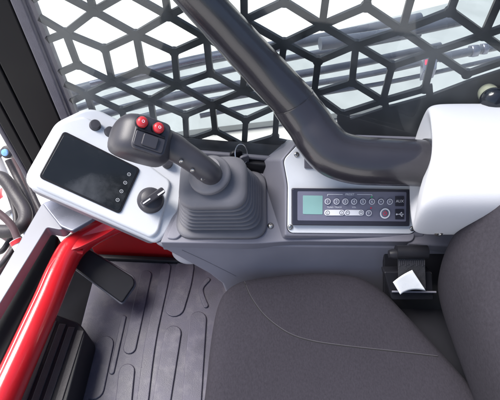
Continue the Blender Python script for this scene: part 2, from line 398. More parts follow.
# raised instrument hump
A = Us([(295, 142), (280.5, 160), (285, 185), (285, 235.5), (424, 236.5), (432, 137), (310, 133)], lift(RP, -.002))
B = Us([(286, 139), (258.5, 160), (267, 193), (281, 238), (425, 240), (440, 150), (310, 145)], lift(DK, -.004))
for q in (3, 4): B[q] -= n_dk * .012
for q in (0, 5, 6): B[q].z = min(B[q].z, A[q].z - .03)
vs, fs = loft([B, A]); mk('instrument_hump', vs, fs, 'grey', con, bevel=.003, seg=3)
bz = fillet(Us([(297.5, 145), (283.5, 160), (288, 184.5), (287.5, 229), (291, 233), (411, 234), (416.5, 230), (419, 140), (312, 136)], RP), [.004, .008, .008, .012, .004, .004, .012, 0, 0])
slab('gasket', [p + (p - U(350, 190, RP)) * .012 - n_rad * .0012 for p in bz], n_rad, .004, 'black', con, .001)
slab('white_fascia', bz, n_rad, .004, 'white', con, .0012)
for q in ((290.3, 227), (412, 228.5), (296.5, 154.5)):
    s = lathe('screw', U(*q, RP) + n_rad * .0001, n_rad, [(.0042, 0), (.0042, .0012), (.003, .0024), (.0014, .0025), (.0012, .0012), (0, .0011)], 'screw', con, 20)
lathe('screw', U(270.6, 226, DK) + n_dk * .0005, n_dk, [(.0052, 0), (.0052, .001), (.0035, .003), (.0016, .0031), (.0012, .0015), (0, .0014)], 'screw', con, 20)
u_r = (U(410, 207, RP) - U(292, 207, RP)).normalized(); v_r = n_rad.cross(u_r)
mk('blank_switch', *prism(fillet(Us([(304.5, 155), (314, 155.5), (314, 169), (304.5, 168.5)], lift(RP, .003)), .002), -n_rad * .003), 'grey2', con, bevel=.001)
# round housing below the console
lathe('round_housing', D(190, 236, .80), V((.05, -.25, -1)).normalized(), [(.036, 0), (.036, .03), (.033, .036), (.02, .04), (0, .041)], 'lgrey', con)
# side fillet between pod and deck
slab('deck_ridge', fillet(Us([(166, 238), (184, 196), (188, 196), (182, 234), (176, 239)], lift(DK, .004)), .006), n_dk, .006, 'grey', con, .002)

# ---------------- radio
rt = thing('radio', U(350, 207, RP), 'flat grey radio with green display and round white keys in the white fascia', 'radio')
RF = lift(RP, .0035); RF2 = lift(RP, .0046)
slab('radio_frame', fillet(Us([(292, 188.3), (411, 189.5), (410, 226.5), (292, 225.5)], lift(RP, .008)), .003), n_rad, .0075, 'radiof', rt, .0025)
fpl = lift(RP, .0082)
slab('face_plate', fillet(Us([(297.5, 191.3), (406.5, 192), (406, 221.5), (297.5, 220.5)], fpl), .002), n_rad, .001, 'radio', rt, .0003)
lp = lift(RP, .0088)
slab('display', fillet(Us([(303, 195.5), (322.8, 195.7), (322.6, 214.5), (303, 214.2)], lp), .0015), n_rad, .0008, 'lcd', rt, .0003)
tp = lift(RP, .0085); tp2 = lift(RP, .0101); dr = .74
icons = ['1', '2', '3', '4', '5', '6', '•', '≡']
for k, x in enumerate((327.3, 336.1, 344.9, 353.6, 362.5, 371.4, 380.4, 389.2)):
    c = U(x, 201.3 + .004 * (x - 327), tp)
    b = lathe('button', c, n_rad, [(.0050, 0), (.0050, .0018), (.0046, .0022), (0, .0022)], 'radio', rt, 24)
    c2 = c + n_rad * .0024
    mk('marking', *merge(ring_data(c2, n_rad, .0037, .0046), text_data(icons[k], c2, u_r, v_r, .0062)), 'print', b)
for xa, xb in ((327, 341.5), (347, 361)):
    ca = U((xa + xb) / 2, 212.6, tp); ln = (U(xb, 212, tp) - U(xa, 212, tp)).length + .0085
    b = slab('button', rrect(ca + n_rad * .0015, u_r, v_r, ln, .0088, .0044, 8), n_rad, .0016, 'print', rt, .0004)
    ps = []
    for s, t in ((-1, '−' if xa > 340 else '‹'), (1, '+' if xa > 340 else '›')):
        c = ca + u_r * (s * (ln / 2 - .0048)) + n_rad * .0017
        ps += [ring_data(c, n_rad, .0026, .0034), text_data(t, c, u_r, v_r, .0072)]
    mk('marking', *merge(*ps), 'radiof', b)
c = U(368.3, 212.9, tp); b = lathe('button', c, n_rad, [(.0050, 0), (.0050, .0018), (.0046, .0022), (0, .0022)], 'radio', rt, 24)
mk('marking', *merge(ring_data(c + n_rad * .0024, n_rad, .0037, .0046), text_data('T', c + n_rad * .0024, u_r, v_r, .0055)), 'print', b)
c = U(384.5, 213.2, tp); b = lathe('power_button', c, n_rad, [(.0072, 0), (.0072, .0015), (.0066, .002), (0, .002)], 'radio', rt, 28)
mk('power_ring', *ring_data(c + n_rad * .0022, n_rad, .0062, .0082), 'print', b)
pw = ring_data(c + n_rad * .0022, n_rad, .0022, .0033); pw = (pw[0], [f for q, f in enumerate(pw[1]) if not 5 <= q <= 9])
mk('power_symbol', *merge(pw, strip_data(c + n_rad * .0022 + v_r * .001, c + n_rad * .0022 + v_r * .0042, .0011, n_rad)), 'printr', b)
for (x0, x1, y0, y1), t in (((395.3, 404.3, 196.3, 206.3), 'AUX'), ((395.3, 404.3, 209.3, 219.3), None)):
    s = slab('socket_cover', fillet(Us([(x0, y0), (x1, y0), (x1, y1), (x0, y1)], lift(RP, .0098)), .001), n_rad, .0014, 'radiof', rt, .0005)
    c = U((x0 + x1) / 2, (y0 + y1) / 2, lift(RP, .0101))
    if t: mk('marking', *text_data(t, c, u_r, v_r, .0062), 'print', s)
    else:
        ps = [strip_data(c - u_r * .005, c + u_r * .005, .0008, n_rad), strip_data(c - u_r * .001, c + u_r * .002 + v_r * .0026, .0008, n_rad), strip_data(c + u_r * .0, c + u_r * .003 - v_r * .0026, .0008, n_rad), ring_data(c - u_r * .005, n_rad, .0002, .0014, 12), ring_data(c + u_r * .0025 + v_r * .0026, n_rad, .0001, .0011, 12), ring_data(c + u_r * .0035 - v_r * .0026, n_rad, .0001, .0011, 12),
              ([c + u_r * .0066, c + u_r * .0046 + v_r * .0013, c + u_r * .0046 - v_r * .0013], [(0, 1, 2)])]
        mk('marking', *merge(*ps), 'print', s)
a, b_ = U(327.5, 194.3, tp), U(372, 194.6, tp)
mid = (a + b_) / 2
mk('marking', *merge(strip_data(a, mid - u_r * .0115, .0007, n_rad), strip_data(mid + u_r * .0115, b_, .0007, n_rad), strip_data(a, a - v_r * .0028, .0007, n_rad), strip_data(b_, b_ - v_r * .0028, .0007, n_rad),
    text_data('PRESET', mid, u_r, v_r, .0045), text_data('TUNE / TRACK', U(334.5, 207.3, tp), u_r, v_r, .0035), text_data('VOL', U(354, 207.3, tp), u_r, v_r, .0035)), 'print', rt)
mk('indicator', *lathe_data(U(371.6, 197, tp), n_rad, [(.0014, 0), (.0012, .0006), (0, .0007)], 14), 'printg', rt)
mk('indicator', *lathe_data(U(371, 208, tp), n_rad, [(.0014, 0), (.0012, .0006), (0, .0007)], 14), 'printr', rt)

# ---------------- display pod
pod = thing('display_pod', U(90, 190, PP), 'white control pod with black display screen and rotary dial at the console front', 'control pod')
po = fillet(Us([(20.5, 183), (55.5, 121.5), (84, 108), (98, 108.5), (192, 156), (186, 200), (166, 236), (157, 243)], PP), [.024, .012, .012, .012, .03, .02, .012, .01])
slab('housing', po, n_pod, .020, 'white', pod, .007, 5)
ctr = U(95, 175, PP)
slab('base', [ctr + (p - ctr) * .975 - n_pod * .0205 for p in po], n_pod, .028, 'grey', pod, .004)
pr = fillet(Us([(25, 181.5), (57.5, 125), (66, 120), (86, 115), (158, 171), (172, 181), (169, 193), (159, 232), (152, 238)], lift(PP, .0065)), [.024, .010, .008, .012, .012, .014, .012, .012, .01])
slab('raised_panel', pr, n_pod, .010, 'white', pod, .006, 5)
TP = lift(PP, .0068)
u_p = (U(140, 169, PP) - U(63.6, 131, PP)).normalized(); v_p = n_pod.cross(u_p)
sc_ = [(63.6, 130.5), (140.5, 168.5), (120, 214), (38.3, 177)]
slab('display_bezel', fillet(Us(sc_, lift(PP, .009)), .007), n_pod, .0045, 'black', pod, .0012)
scr = slab('screen', fillet(Us([(64.8, 133), (138.2, 169.3), (119, 211.5), (41.2, 176.3)], lift(PP, .0096)), .006), n_pod, .001, 'screen', pod, .0004)
for q in ((129, 174.3), (125.2, 182.7), (121.4, 191.2), (117.6, 199.9)):
    c = U(*q, lift(PP, .0099)); mk('screen_key', *merge(ring_data(c, n_pod, .0021, .0029), ring_data(c, n_pod, .0, .0007, 12)), 'printd', scr)
for q, r in (((95, 127), .0082), ((109.5, 133.5), .0078), ((167, 164), .0078)):
    lathe('push_button', U(*q, PP), n_pod, [(r * 1.12, 0), (r * 1.12, .0075), (r, .0085), (r, .0125), (r * .85, .0145), (0, .0148)], 'grip', pod, 28)
kc = U(150.5, 200.5, TP)
kb = lathe('rotary_dial', kc, n_pod, [(.0215, 0), (.0215, .002), (.019, .004), (.0175, .015), (.0155, .017), (0, .0172)], 'grip', pod, 40)
hd = (u_p * math.cos(rad(62)) + v_p * math.sin(rad(62)))
hs = n_pod.cross(hd)
mk('dial_handle', *prism(fillet([kc + n_pod * .0172 + hd * a + hs * b for a, b in ((-.021, -.0055), (.021, -.0055), (.021, .0055), (-.021, .0055))], .004), n_pod * .013), 'grip', kb, bevel=.002)
mk('dial_pointer', *prism([kc + n_pod * .0304 + hd * a + hs * b for a, b in ((-.0195, -.001), (-.006, -.001), (-.006, .001), (-.0195, .001))], n_pod * .0006), 'print', kb)
mk('dial_pointer', *prism([kc + n_pod * .0304 + hd * a + hs * b for a, b in ((.007, -.0035), (.0195, -.0035), (.0195, -.001), (.007, -.001))], n_pod * .0006), 'print', kb)

# ---------------- joystick
jt = thing('joystick', U(222, 205, DK), 'charcoal joystick with two red thumb buttons leaning over a pleated boot', 'joystick')
c0 = U(222.5, 205, DK); bu = V((1, 0, 0)); bv = n_dk.cross(bu)
c1 = D(211, 176.5, .648)
bot = (U(263, 210, DK) - U(182, 210, DK)).length; bdp = (U(222, 174, DK) - U(222, 233.5, DK)).length
def brr(t, a, b, off=0, r=.028):
    c = c0.lerp(c1, t); n = (n_dk.lerp((c1 - c0).normalized(), .6 * t)).normalized(); u, v = axes(n, bu)
    return rrect(c + n * off, u, v, a, b, r, 7)
rings = [brr(0, bot + .012, bdp + .012, .0005), brr(0, bot + .012, bdp + .012, .007), brr(0, bot + .008, bdp + .008, .0088), brr(0, bot - .002, bdp - .004, .0105), brr(0, bot - .010, bdp - .012, .0112)]
NB = 6
for k in range(NB):
    t0 = .15 + .60 * k / NB; t1 = .15 + .60 * (k + 1) / NB
    a = (bot - .004) * (1 - .26 * k / NB); b = (bdp - .010) * (1 - .24 * k / NB)
    for f, s in ((.0, -.030), (.10, -.014), (.20, -.003), (.32, .0005), (.44, .001), (.56, -.003), (.70, -.014), (.88, -.030)):
        rings.append(brr(t0 + (t1 - t0) * f, a + s, b + s))
at, bt = bot * .74, bdp * .74
for t, s in ((.75, -.012), (.765, -.002), (.80, .0), (.84, -.001), (.875, -.006), (.90, -.016), (.92, -.032), (.94, -.045)):
    rings.append(brr(t, at + s, bt + s, 0, .026))
mk('pleated_boot', *loft(rings), 'rubber', jt, smooth=180)
st0 = D(212, 173, .625); st1 = D(172, 148, .605)
sdir = (st1 - st0).normalized()
cn = (sdir * .35 + (CAM - c1).normalized() * .35 + n_dk * .8).normalized()
lathe('collar', D(209.5, 174.5, .645) - cn * .004, cn, [(.0295, -.002), (.0305, .002), (.030, .006), (.027, .008), (.022, .013), (.019, .020), (.0, .022)], 'rubber', jt, 40)
path = [D(214, 178, .65), D(209, 172.5, .628), D(197, 163, .615), D(184, 154, .608), D(172, 146.5, .605), D(158, 140, .605)]
stem = tube('grip_stem', path, [.0160, .0165, .0165, .0168, .0185, .018], 'grip', jt, seg=28)
for q in ((181.3, 161.5, .592), (192.5, 170.5, .6), (203, 179, .614)):
    p = D(*q); nn = ((CAM - p).normalized() + CU * -.6).normalized()
    lathe('grip_screw', p + nn * .0005, nn, [(.0028, -.004), (.0028, .0002), (.0019, .0006), (.0017, -.0006), (0, -.0006)], 'screw', stem, 16)
hc = D(148.5, 141.3, .575)
hw = ((CAM - hc).normalized() + CR * .30 + CU * .22).normalized()
hu = (CR * .95 - CU * .20); hu = (hu - hw * hu.dot(hw)).normalized(); hv = hw.cross(hu)
def hbox(x0, x1, y0, y1, z0, z1):
    return [hc + hu * x + hv * y + hw * z for z in (z0, z1) for x, y in ((x0, y0), (x1, y0), (x1, y1), (x0, y1))]
# head lofted along hu: sections in (hv, hw)
secs = [(-.043, .012, .012, .001, -.010), (-.041, .036, .036, .002, -.008), (-.035, .049, .052, .003, -.004), (-.023, .056, .062, .004, 0), (-.002, .056, .064, .004, 0), (.016, .054, .062, .004, 0), (.026, .049, .054, .003, -.003), (.032, .040, .042, .002, -.006), (.036, .026, .026, .001, -.008)]
rings = []
for x, a, b, oy, oz in secs:
    rings.append(rrect(hc + hu * x + hv * oy + hw * (oz - .02), hv, hw, a, b, min(a, b) * .36, 6))
head = mk('grip_head', *loft(rings), 'grip', jt, sub=1)
ft = .0132
fpc = hc - hu * .001 + hv * .004 + hw * ft
slab('button_plate', rrect(fpc + hw * .0012, hu, hv, .043, .044, .009, 6), hw, .006, 'grip', head, .002)
for sx_ in (-.0160, .0048):
    c = fpc + hu * sx_ + hv * .0108 + hw * .0012
    lathe('button_collar', c, hw, [(.0082, 0), (.0082, .002), (.007, .003), (0, .003)], 'black', head, 24)
    lathe('red_button', c + hw * .003, hw, [(.0068, 0), (.0068, .003), (.0055, .0052), (.003, .006), (0, .0061)], 'redb', head, 24)
    mk('button_mark', *ring_data(c + hw * .0092, hw, .0012, .0018, 16), 'print', head)
slab('rocker_frame', rrect(fpc - hu * .001 - hv * .0085 + hw * .0032, hu, hv, .037, .019, .003), hw, .003, 'grip', head, .001)
slab('rocker_ridge', rrect(fpc - hu * .002 + hv * .0022 + hw * .0048, hu, hv, .036, .003, .0012), hw, .004, 'black', head, .0008)
slab('rocker_switch', rrect(fpc - hv * .0085 + hw * .0062 - hu * .001, hu, (hv + hw * .12).normalized(), .019, .0145, .002), hw, .005, 'grip', head, .0012)

# ---------------- key
kt = thing('ignition_key', U(236, 166, DK), 'black ignition key with bright split ring behind the joystick boot', 'key')
kd = (n_dk + V((.1, -.5, 0))).normalized(); ko = U(236, 164, DK)
lathe('key_switch', ko, n_dk, [(.017, 0), (.017, .004), (.013, .008), (.010, .009), (0, .009)], 'black', kt)
ku, kv = axes(n_dk, V((1, .35, 0)))
slab('key_head', rrect(ko + n_dk * .030 + ku * .0, (n_dk).normalized(), ku, .026, .022, .009, 6), kv, .006, 'black', kt, .002)
tube('key_blade', [ko + n_dk * .006 - kv * .003, ko + n_dk * .02 - kv * .003], .004, 'chrome', kt, sm=0, seg=10)
rc = ko + n_dk * .034 + V((.010, -.004, 0)); ru, rv = axes((CAM - rc).normalized() + V((.5, 0, .3)), V((1, 0, 0)))
tube('key_ring', [rc + ru * (.0135 * math.cos(t)) + rv * (.0135 * math.sin(t)) for t in [2 * math.pi * k / 24 for k in range(24)]], .0009, 'chrome', kt, seg=8, sm=2, closed=True)
slab('key_fob', rrect(rc + V((.004, -.002, -.008)), ku, n_dk, .016, .024, .006), kv, .005, 'grey2', kt, .0015)

# ================================================================== big bar
bpath = [D(115, -100, .468), D(152, -55, .502), D(203, 3, .552), D(231, 34, .584), D(264, 70, .622), D(296, 106, .651), D(309, 123, .655), D(319, 138.5, .655), D(333, 153, .655), D(355, 160, .655), D(380, 161.8, .655), D(410, 162.8, .657), D(433, 163.6, .66)]
bar = thing('grab_bar', bpath[-1], 'thick grey bent bar crossing the window and ending at the white cover', 'grab bar')
br_ = [.0215, .0225, .0245, .0260, .0285, .0303, .0315, .033, .0345, .0345, .034, .0335, .0335]
cut = D(293, 101, .648)
tube('upper_tube', bpath[:5] + [cut, bpath[5]], br_[:5] + [.030, .0303], 'bar', bar, seg=48, sm=10)
tube('elbow_tube', [cut] + bpath[5:], [.0312, .0315, .0322, .0335, .0345, .0345, .034, .0335, .0335], 'bar', bar, seg=48, sm=10)
e0 = bpath[-1]; ed = (bpath[-1] - bpath[-2]).normalized()
lathe('end_collar', D(423, 163.3, .6585), ed, [(.0337, -.001), (.0352, .0), (.0356, .003), (.0356, .012), (.034, .0135), (.034, .03)], 'bar', bar, 40)

# ================================================================== white side cover at right
cz = .75; cov_pl = ZP(cz)
cov = thing('side_cover', U(470, 200, cov_pl), 'large smooth white plastic cover at right behind the seat backrest', 'cover')
prof = [((428, 230), .62), ((421.5, 208), .605), ((424, 196), .575), ((432, 170), .60), ((419, 128), .65), ((425.5, 103), .66)]
L = [D(429, 231, .625), D(421.5, 210, .60), D(425, 193, .565), D(437, 165, .585), D(419.5, 128, .645), D(426, 102.5, .668)]
# left outline (as seen), and a top/front surface running to the right
def ext(p, dx, dy=0, dz=0): return p + V((dx, dy, dz))
Lb = [p + V((.004, .05, -.10)) for p in L]
top = [D(429, 231, .625), D(423, 214, .605), D(428, 193, .562), D(437, 165, .588), D(421, 127, .648), D(426, 103, .668)]
sect = []
base = catmull([D(452, 231, .63), D(431, 230, .625), D(423, 214, .61), D(425, 195, .585), D(436, 172, .598), D(437, 150, .62), D(420, 128, .65), D(426, 103.5, .672)], 5)
for p in base: pass
W = .5
P = [  # profile in (y, z): back, top, front crease, front face, underside
    (.525, .66), (.525, .735), (.520, .752), (.505, .757), (.43, .757), (.385, .757), (.362, .751), (.347, .734), (.348, .70), (.358, .66), (.362, .644), (.374, .634), (.40, .631), (.47, .631)]
XL = [.252, .252, .252, .251, .240, .224, .217, .213, .216, .223, .227, .231, .233, .245]
ring0 = [V((x, y, z)) for (y, z), x in zip(P, XL)]
def cring(dx, ky, kz): return [V((x + dx, .435 + (y - .435) * ky, .695 + (z - .695) * kz)) for (y, z), x in zip(P, XL)]
rings = [cring(.010, .5, .4), cring(.003, .80, .78), cring(.001, .91, .90), cring(.006, .965, .965), cring(.018, .993, .993), cring(.04, 1, 1), [V((.45, y, z)) for (y, z) in P], [V((.75, y, z)) for (y, z) in P]]
mk('cover_shell', *loft(rings), 'cover', cov, sub=2)
lathe('cover_screw', V((.262, .3615, .652)), V((0, -1, .1)), [(.006, -.004), (.006, .001), (.003, .002), (0, .000)], 'screw', cov, 20)

# ================================================================== seat
st = thing('operator_seat', V((.1, .1, FLOOR)), 'dark grey fabric operator seat at lower right', 'seat')
CZ = .50; cp = ZP(CZ)
ol = catmull(Us([(195, 440), (203, 390), (208, 345), (213, 312), (219, 292), (230, 280), (247, 273), (280, 268.5), (312, 266), (345, 267.5), (366, 272.5), (388, 286), (412, 310), (445, 345), (480, 385), (505, 430), (500, 490), (440, 530), (330, 545), (245, 530), (202, 480)], cp), 6, True)
cc = sum(ol, V((0, 0, 0))) / len(ol)
def inset(pts, d):
    out = []; n = len(pts)
    for i, p in enumerate(pts):
        t = (pts[(i + 1) % n] - pts[i - 1]).normalized(); nn = V((t.y, -t.x, 0))
        if nn.dot(cc - p) < 0: nn = -nn
        out.append(p + nn * d)
    return out
rings = []
for d, h in ((.012, -.13), (.002, -.11), (0, -.07), (0, -.035), (.003, -.02), (.009, -.009), (.018, -.002), (.03, .001), (.045, .003)):
    rings.append([p + V((0, 0, h)) for p in inset(ol, d)])
last = rings[-1]
for s, h in ((.85, .002), (.6, .004), (.35, .006), (.12, .007)):
    rings.append([cc + (p - cc) * s + V((0, 0, h)) * 1 for p in last])
cush = mk('seat_cushion', *loft(rings), 'fabric', st, smooth=180)
from mathutils.bvhtree import BVHTree
tr = BVHTree.FromPolygons([tuple(v.co + cush.location + st.location) for v in cush.data.vertices], [tuple(p.vertices) for p in cush.data.polygons])
def hits(pts, off=.0): 
    out = []
    for x, y in pts:
        h = tr.ray_cast(CAM, ray(x, y).normalized())
        if h[0] is not None: out.append(h[0] + h[1] * off)
    return out
sp = [(p.x, p.y) for p in catmull([V((x, y, 0)) for x, y in ((242, 275.5), (245, 284), (252, 299), (266, 317), (288, 333), (312, 341), (345, 346), (400, 352), (450, 358))], 6)]
tube('cushion_seam', hits(sp, -.0008), .0014, 'seam', cush, seg=8, sm=0)
tube('seam_thread', hits([(x + .3, y - .6) for x, y in sp], -.0002), .0006, 'seaml', cush, seg=8, sm=0)
mk('dark_gap_fill', *prism([V((.10, -.1, .25)), V((.46, -.1, .25)), V((.46, .375, .25)), V((.10, .375, .25))], V((0, 0, .19))), 'black', st, bevel=.01)  # black block added to darken the gap between cushion and backrest
mk('seat_base', *prism([p + V((0, 0, -.12)) for p in inset(ol, .05)][::3], V((0, 0, -.2))), 'black', st, bevel=.004)
# backrest: side profile in (x, z), lofted along y
bp_ = [(.318, .47), (.303, .50), (.291, .55), (.283, .59), (.277, .64), (.281, .675), (.302, .725), (.345, .79), (.41, .88), (.48, .98), (.52, 1.01), (.58, 1.0), (.57, .93), (.50, .78), (.45, .6), (.43, .47)]
bc = V((.36, 0, .7))
rings = []
for y, s in ((.338, .25), (.352, .6), (.362, .78), (.366, .88), (.362, .95), (.350, .985), (.33, 1.0), (.28, 1.0), (.1, 1.0), (-.08, 1.0), (-.1, .98), (-.115, .9), (-.115, .5)):
    dx = 0 if y > .25 or y < -.05 else .02
    rings.append([V((.30 + .3 * max(0, z - .6) + .06 + (x - .36 - .3 * max(0, z - .6)) * s + dx, y, .72 + (z - .72) * (s ** .4))) for x, z in bp_])
back = mk('backrest', *loft(rings), 'fabric2', st, sub=2)

# ---------------- seat belt buckle
bt_ = thing('belt_buckle', D(405, 270, .72), 'black seat belt retractor with webbing tucked between seat and console', 'seat belt')
bpl = (D(408, 262, .715), V((0, -.85, .53)).normalized())
tube('roller', [U(396, 252, bpl), U(427, 252, bpl)], .0105, 'black', bt_, sm=0, seg=24)
lathe('roller_cap', U(396, 254, bpl), V((-1, 0, 0)), [(.008, 0), (.008, .006), (.006, .011), (0, .012)], 'black', bt_, 20)
slab('webbing', Us([(398, 259), (425, 259), (426, 289), (399, 289)], lift(bpl, .002)), bpl[1], .003, 'web', bt_, .0006)
ps = []
for k in range(14):
    a = U(399.5 + k * 1.9, 260, lift(bpl, .0022)); b2 = U(399.8 + k * 1.9, 266 - (k % 3), lift(bpl, .0022)); ps.append(tube_data([a, b2], .0009, 8, 0))
mk('stitching', *merge(*ps), 'grip', bt_)
slab('pocket', fillet(Us([(384, 272), (432, 272), (434, 300), (392, 300)], lift(bpl, -.006)), .004), bpl[1], .02, 'black', bt_, .002)
tube('pocket_edge', Us([(392, 291.5), (436, 292)], lift(bpl, -.003)), .0016, 'grey', bt_, sm=0, seg=10)
slab('dark_gap_back', Us([(384, 240), (450, 240), (450, 350), (384, 350)], lift(bpl, -.045)), bpl[1], .01, 'black', bt_, .002)  # black sheet added to darken the gap beside the belt
tq = Us([(392.5, 281.5), (411.5, 269), (423, 286.5), (398.5, 291.5)], lift(bpl, .006)); tvs, tfs, NG = [], [], 10
for b in range(NG + 1):
    for a in range(NG + 1):
        fa, fb = a / NG, b / NG
        p = tq[0].lerp(tq[1], fa).lerp(tq[3].lerp(tq[2], fa), fb)
        tvs.append(p + bpl[1] * (.006 * (fa - .45) ** 2 * 4 * (.4 + fb) + .002 * fb))
for b in range(NG):
    for a in range(NG): k = b * (NG + 1) + a; tfs.append((k, k + 1, k + NG + 2, k + NG + 1))
tg = mk('paper_tag', tvs, tfs, 'card'); so_ = tg.modifiers.new('thick', 'SOLIDIFY'); so_.thickness = .0006
tag(tg, 'small white paper tag hanging on the black seat belt webbing', 'tag')

# ================================================================== red frame and floor area
Zr = .30
rf = thing('cab_frame', U(60, 280, ZP(Zr)), 'glossy red bent steel frame tube running from under the pod to lower left', 'frame')
rp = [U(185, 196, ZP(Zr + .02)), U(150, 208, ZP(Zr + .02)), U(128, 218, ZP(Zr + .02)), U(104, 228, ZP(Zr + .01)), U(84, 239, ZP(Zr)), U(70, 252, ZP(Zr)), U(58, 276, ZP(Zr)), U(47, 302, ZP(Zr)), U(30, 340, ZP(Zr)), U(5, 395, ZP(Zr)), U(-20, 450, ZP(Zr))]
tube('frame_tube', rp, [.028, .028, .028, .029, .030, .032, .033, .033, .0335, .034, .034], 'red', rf, seg=28, flat=.85)
tube('frame_flange', [U(x, y, ZP(Zr + (.004 if x > 70 else .022 if x > 60 else .026))) for x, y in ((82, 252), (66, 252), (52, 266), (40, 292), (22, 330), (2, 373), (-25, 430))], .007, 'red', rf, seg=14)
slab('frame_plate', fillet(Us([(76, 232), (104, 218), (140, 204), (140, 214), (104, 235), (80, 247), (62, 253)], ZP(Zr + .026)), .01), V((0, 0, 1)), .01, 'red', rf, .004)
# right lower wall, red
rw = slab('side_wall', [V((-.42, .66, FLOOR - .05)), V((.9, .60, FLOOR - .05)), V((.9, .60, .44)), V((-.42, .66, .44))], V((0, -1, 0)), .03, 'redp', None, .003)
tag(rw, 'dark red lower side wall panel under the pod above the floor mat', 'wall panel')
wb = slab('wall_ledge', [V((-.42, .652, FLOOR + .012)), V((.3, .615, FLOOR + .012)), V((.3, .615, FLOOR - .01)), V((-.42, .652, FLOOR - .01))], V((0, -1, 0)), -.014, 'black', None, .004)
tag(wb, 'narrow black ledge along the foot of the red side wall', 'ledge')
# mat
mt = thing('floor_mat', U(150, 320, fl), 'dark grey ribbed rubber mat covering the cab floor', 'floor mat')
slab('mat_sheet', [V((-.43, -.45, FLOOR)), V((.4, -.45, FLOOR)), V((.4, .60, FLOOR)), V((-.405, .645, FLOOR))], V((0, 0, 1)), .01, 'matr', mt, .003)
def stadium(pts, w):
    P3 = [U(x, y, fl) for x, y in pts]; P3 = catmull(P3, 5) if len(P3) > 2 else P3
    Ls, Rs = [], []
    for i, p in enumerate(P3):
        t = (P3[min(i + 1, len(P3) - 1)] - P3[max(i - 1, 0)]).normalized(); s = V((-t.y, t.x, 0)) * w / 2
        Ls.append(p + s); Rs.append(p - s)
    t0 = (P3[0] - P3[1]).normalized(); t1 = (P3[-1] - P3[-2]).normalized()
    def arc(c, t, a):
        s = V((-t.y, t.x, 0)); return [c + (s * math.cos(q) + t * math.sin(q)) * (w / 2) * a for q in [math.pi * k / 8 for k in range(1, 8)]]
    out = Ls + [P3[-1] + (V((-t1.y, t1.x, 0)) * math.cos(q) + t1 * math.sin(q)) * w / 2 for q in [math.pi * k / 8 for k in range(1, 8)]] + Rs[::-1] + [P3[0] + (V((-t0.y, t0.x, 0)) * math.cos(q) + t0 * math.sin(q)) * w / 2 for q in [math.pi * k / 8 for k in range(1, 8)]]
    return prism([p + V((0, 0, .0045)) for p in out], V((0, 0, -.006)))
RIBS = [([(146, 276), (130, 348)], .030), ([(166, 268), (163, 285), (151, 340), (143, 400)], .026), ([(185, 268), (182, 285), (175, 308)], .048), ([(105, 345), (95, 390)], .042),
        ([(173, 334), (162, 400)], .040), ([(198, 320), (192, 400)], .042), ([(208, 280), (201, 290), (206, 306)], .012), ([(124, 318), (112, 372)], .012), ([(127, 372), (122, 420)], .036), ([(80, 400), (70, 450)], .04)]
mk('mat_ribs', *merge(*[stadium(*r) for r in RIBS]), 'matr', mt, bevel=.0022, seg=3)
# pedal
pt = thing('foot_pedal', U(100, 280, ZP(.2)), 'wide black foot pedal plate below the display pod', 'pedal')
pnm = tilt(18, 14); ppl = (U(100, 275, ZP(.235)), pnm)
slab('pedal_plate', fillet(Us([(84, 246), (67, 262), (122, 303), (135, 284), (133, 277)], ppl), [.006, .008, .008, .01, .006]), pnm, .010, 'black', pt, .003)
slab('pedal_rim', fillet(Us([(83, 245), (65.5, 262.5), (122.5, 305.5), (137, 284.5), (134, 275.5)], lift(ppl, -.011)), .008), pnm, .008, 'grey2', pt, .003)
tube('pedal_arm', [U(100, 270, lift(ppl, -.02)), U(92, 262, lift(ppl, -.05)), U(88, 262, ZP(FLOOR + .01))], .012, 'black', pt, seg=14)
# ribbed footrest
fr_ = thing('foot_rest', U(60, 345, ZP(.2)), 'ribbed black foot rest block beside the red frame at lower left', 'foot rest')
frp = ZP(.215)
slab('rest_block', fillet(Us([(44, 309), (78, 322), (86, 331), (62, 420), (-10, 420), (12, 360)], frp), [.005, .012, .012, 0, 0, 0]), V((0, 0, 1)), .09, 'black', fr_, .007, 4)
ps = []
for k in range(4):
    a = U(54 + k * 9, 321 + k * 3.2, frp); b2 = U(20 + k * 12, 410, frp); d = (b2 - a).normalized(); s = V((-d.y, d.x, 0)) * .0075
    ps.append(prism([p + V((0, 0, .003)) for p in (a - s, b2 - s, b2 + s, a + s)], V((0, 0, -.005))))
mk('rest_ribs', *merge(*ps), 'hose', fr_, bevel=.0015)
# grey front sill rail and black seal strip
Zs = .36
gr = thing('front_sill', U(20, 260, ZP(Zs)), 'pale grey painted sill rail outside the red frame at the left edge', 'sill')
slab('sill_rail', fillet(Us([(42, 203), (72, 219), (62, 230), (47, 227), (-30, 352), (-30, 325), (0, 275), (20, 241)], ZP(Zs)), [.004, .004, .01, .006, 0, 0, 0, 0]), V((0, 0, 1)), .03, 'rail', gr, .003)
slab('bracket', fillet(Us([(42, 203), (60, 196), (98, 212), (96, 217), (72, 231), (60, 226)], ZP(Zs + .012)), .006), V((0, 0, 1)), .012, 'bracket', gr, .003)
ss = slab('seal_strip', Us([(48, 229), (58, 236), (56, 252), (24, 315), (-16, 400), (-60, 400), (-20, 342), (10, 292)], ZP(Zr + .005)), V((0, 0, 1)), .03, 'pillar', None, .006)
tag(ss, 'black rubber seal strip between the pale sill and the red frame', 'seal')

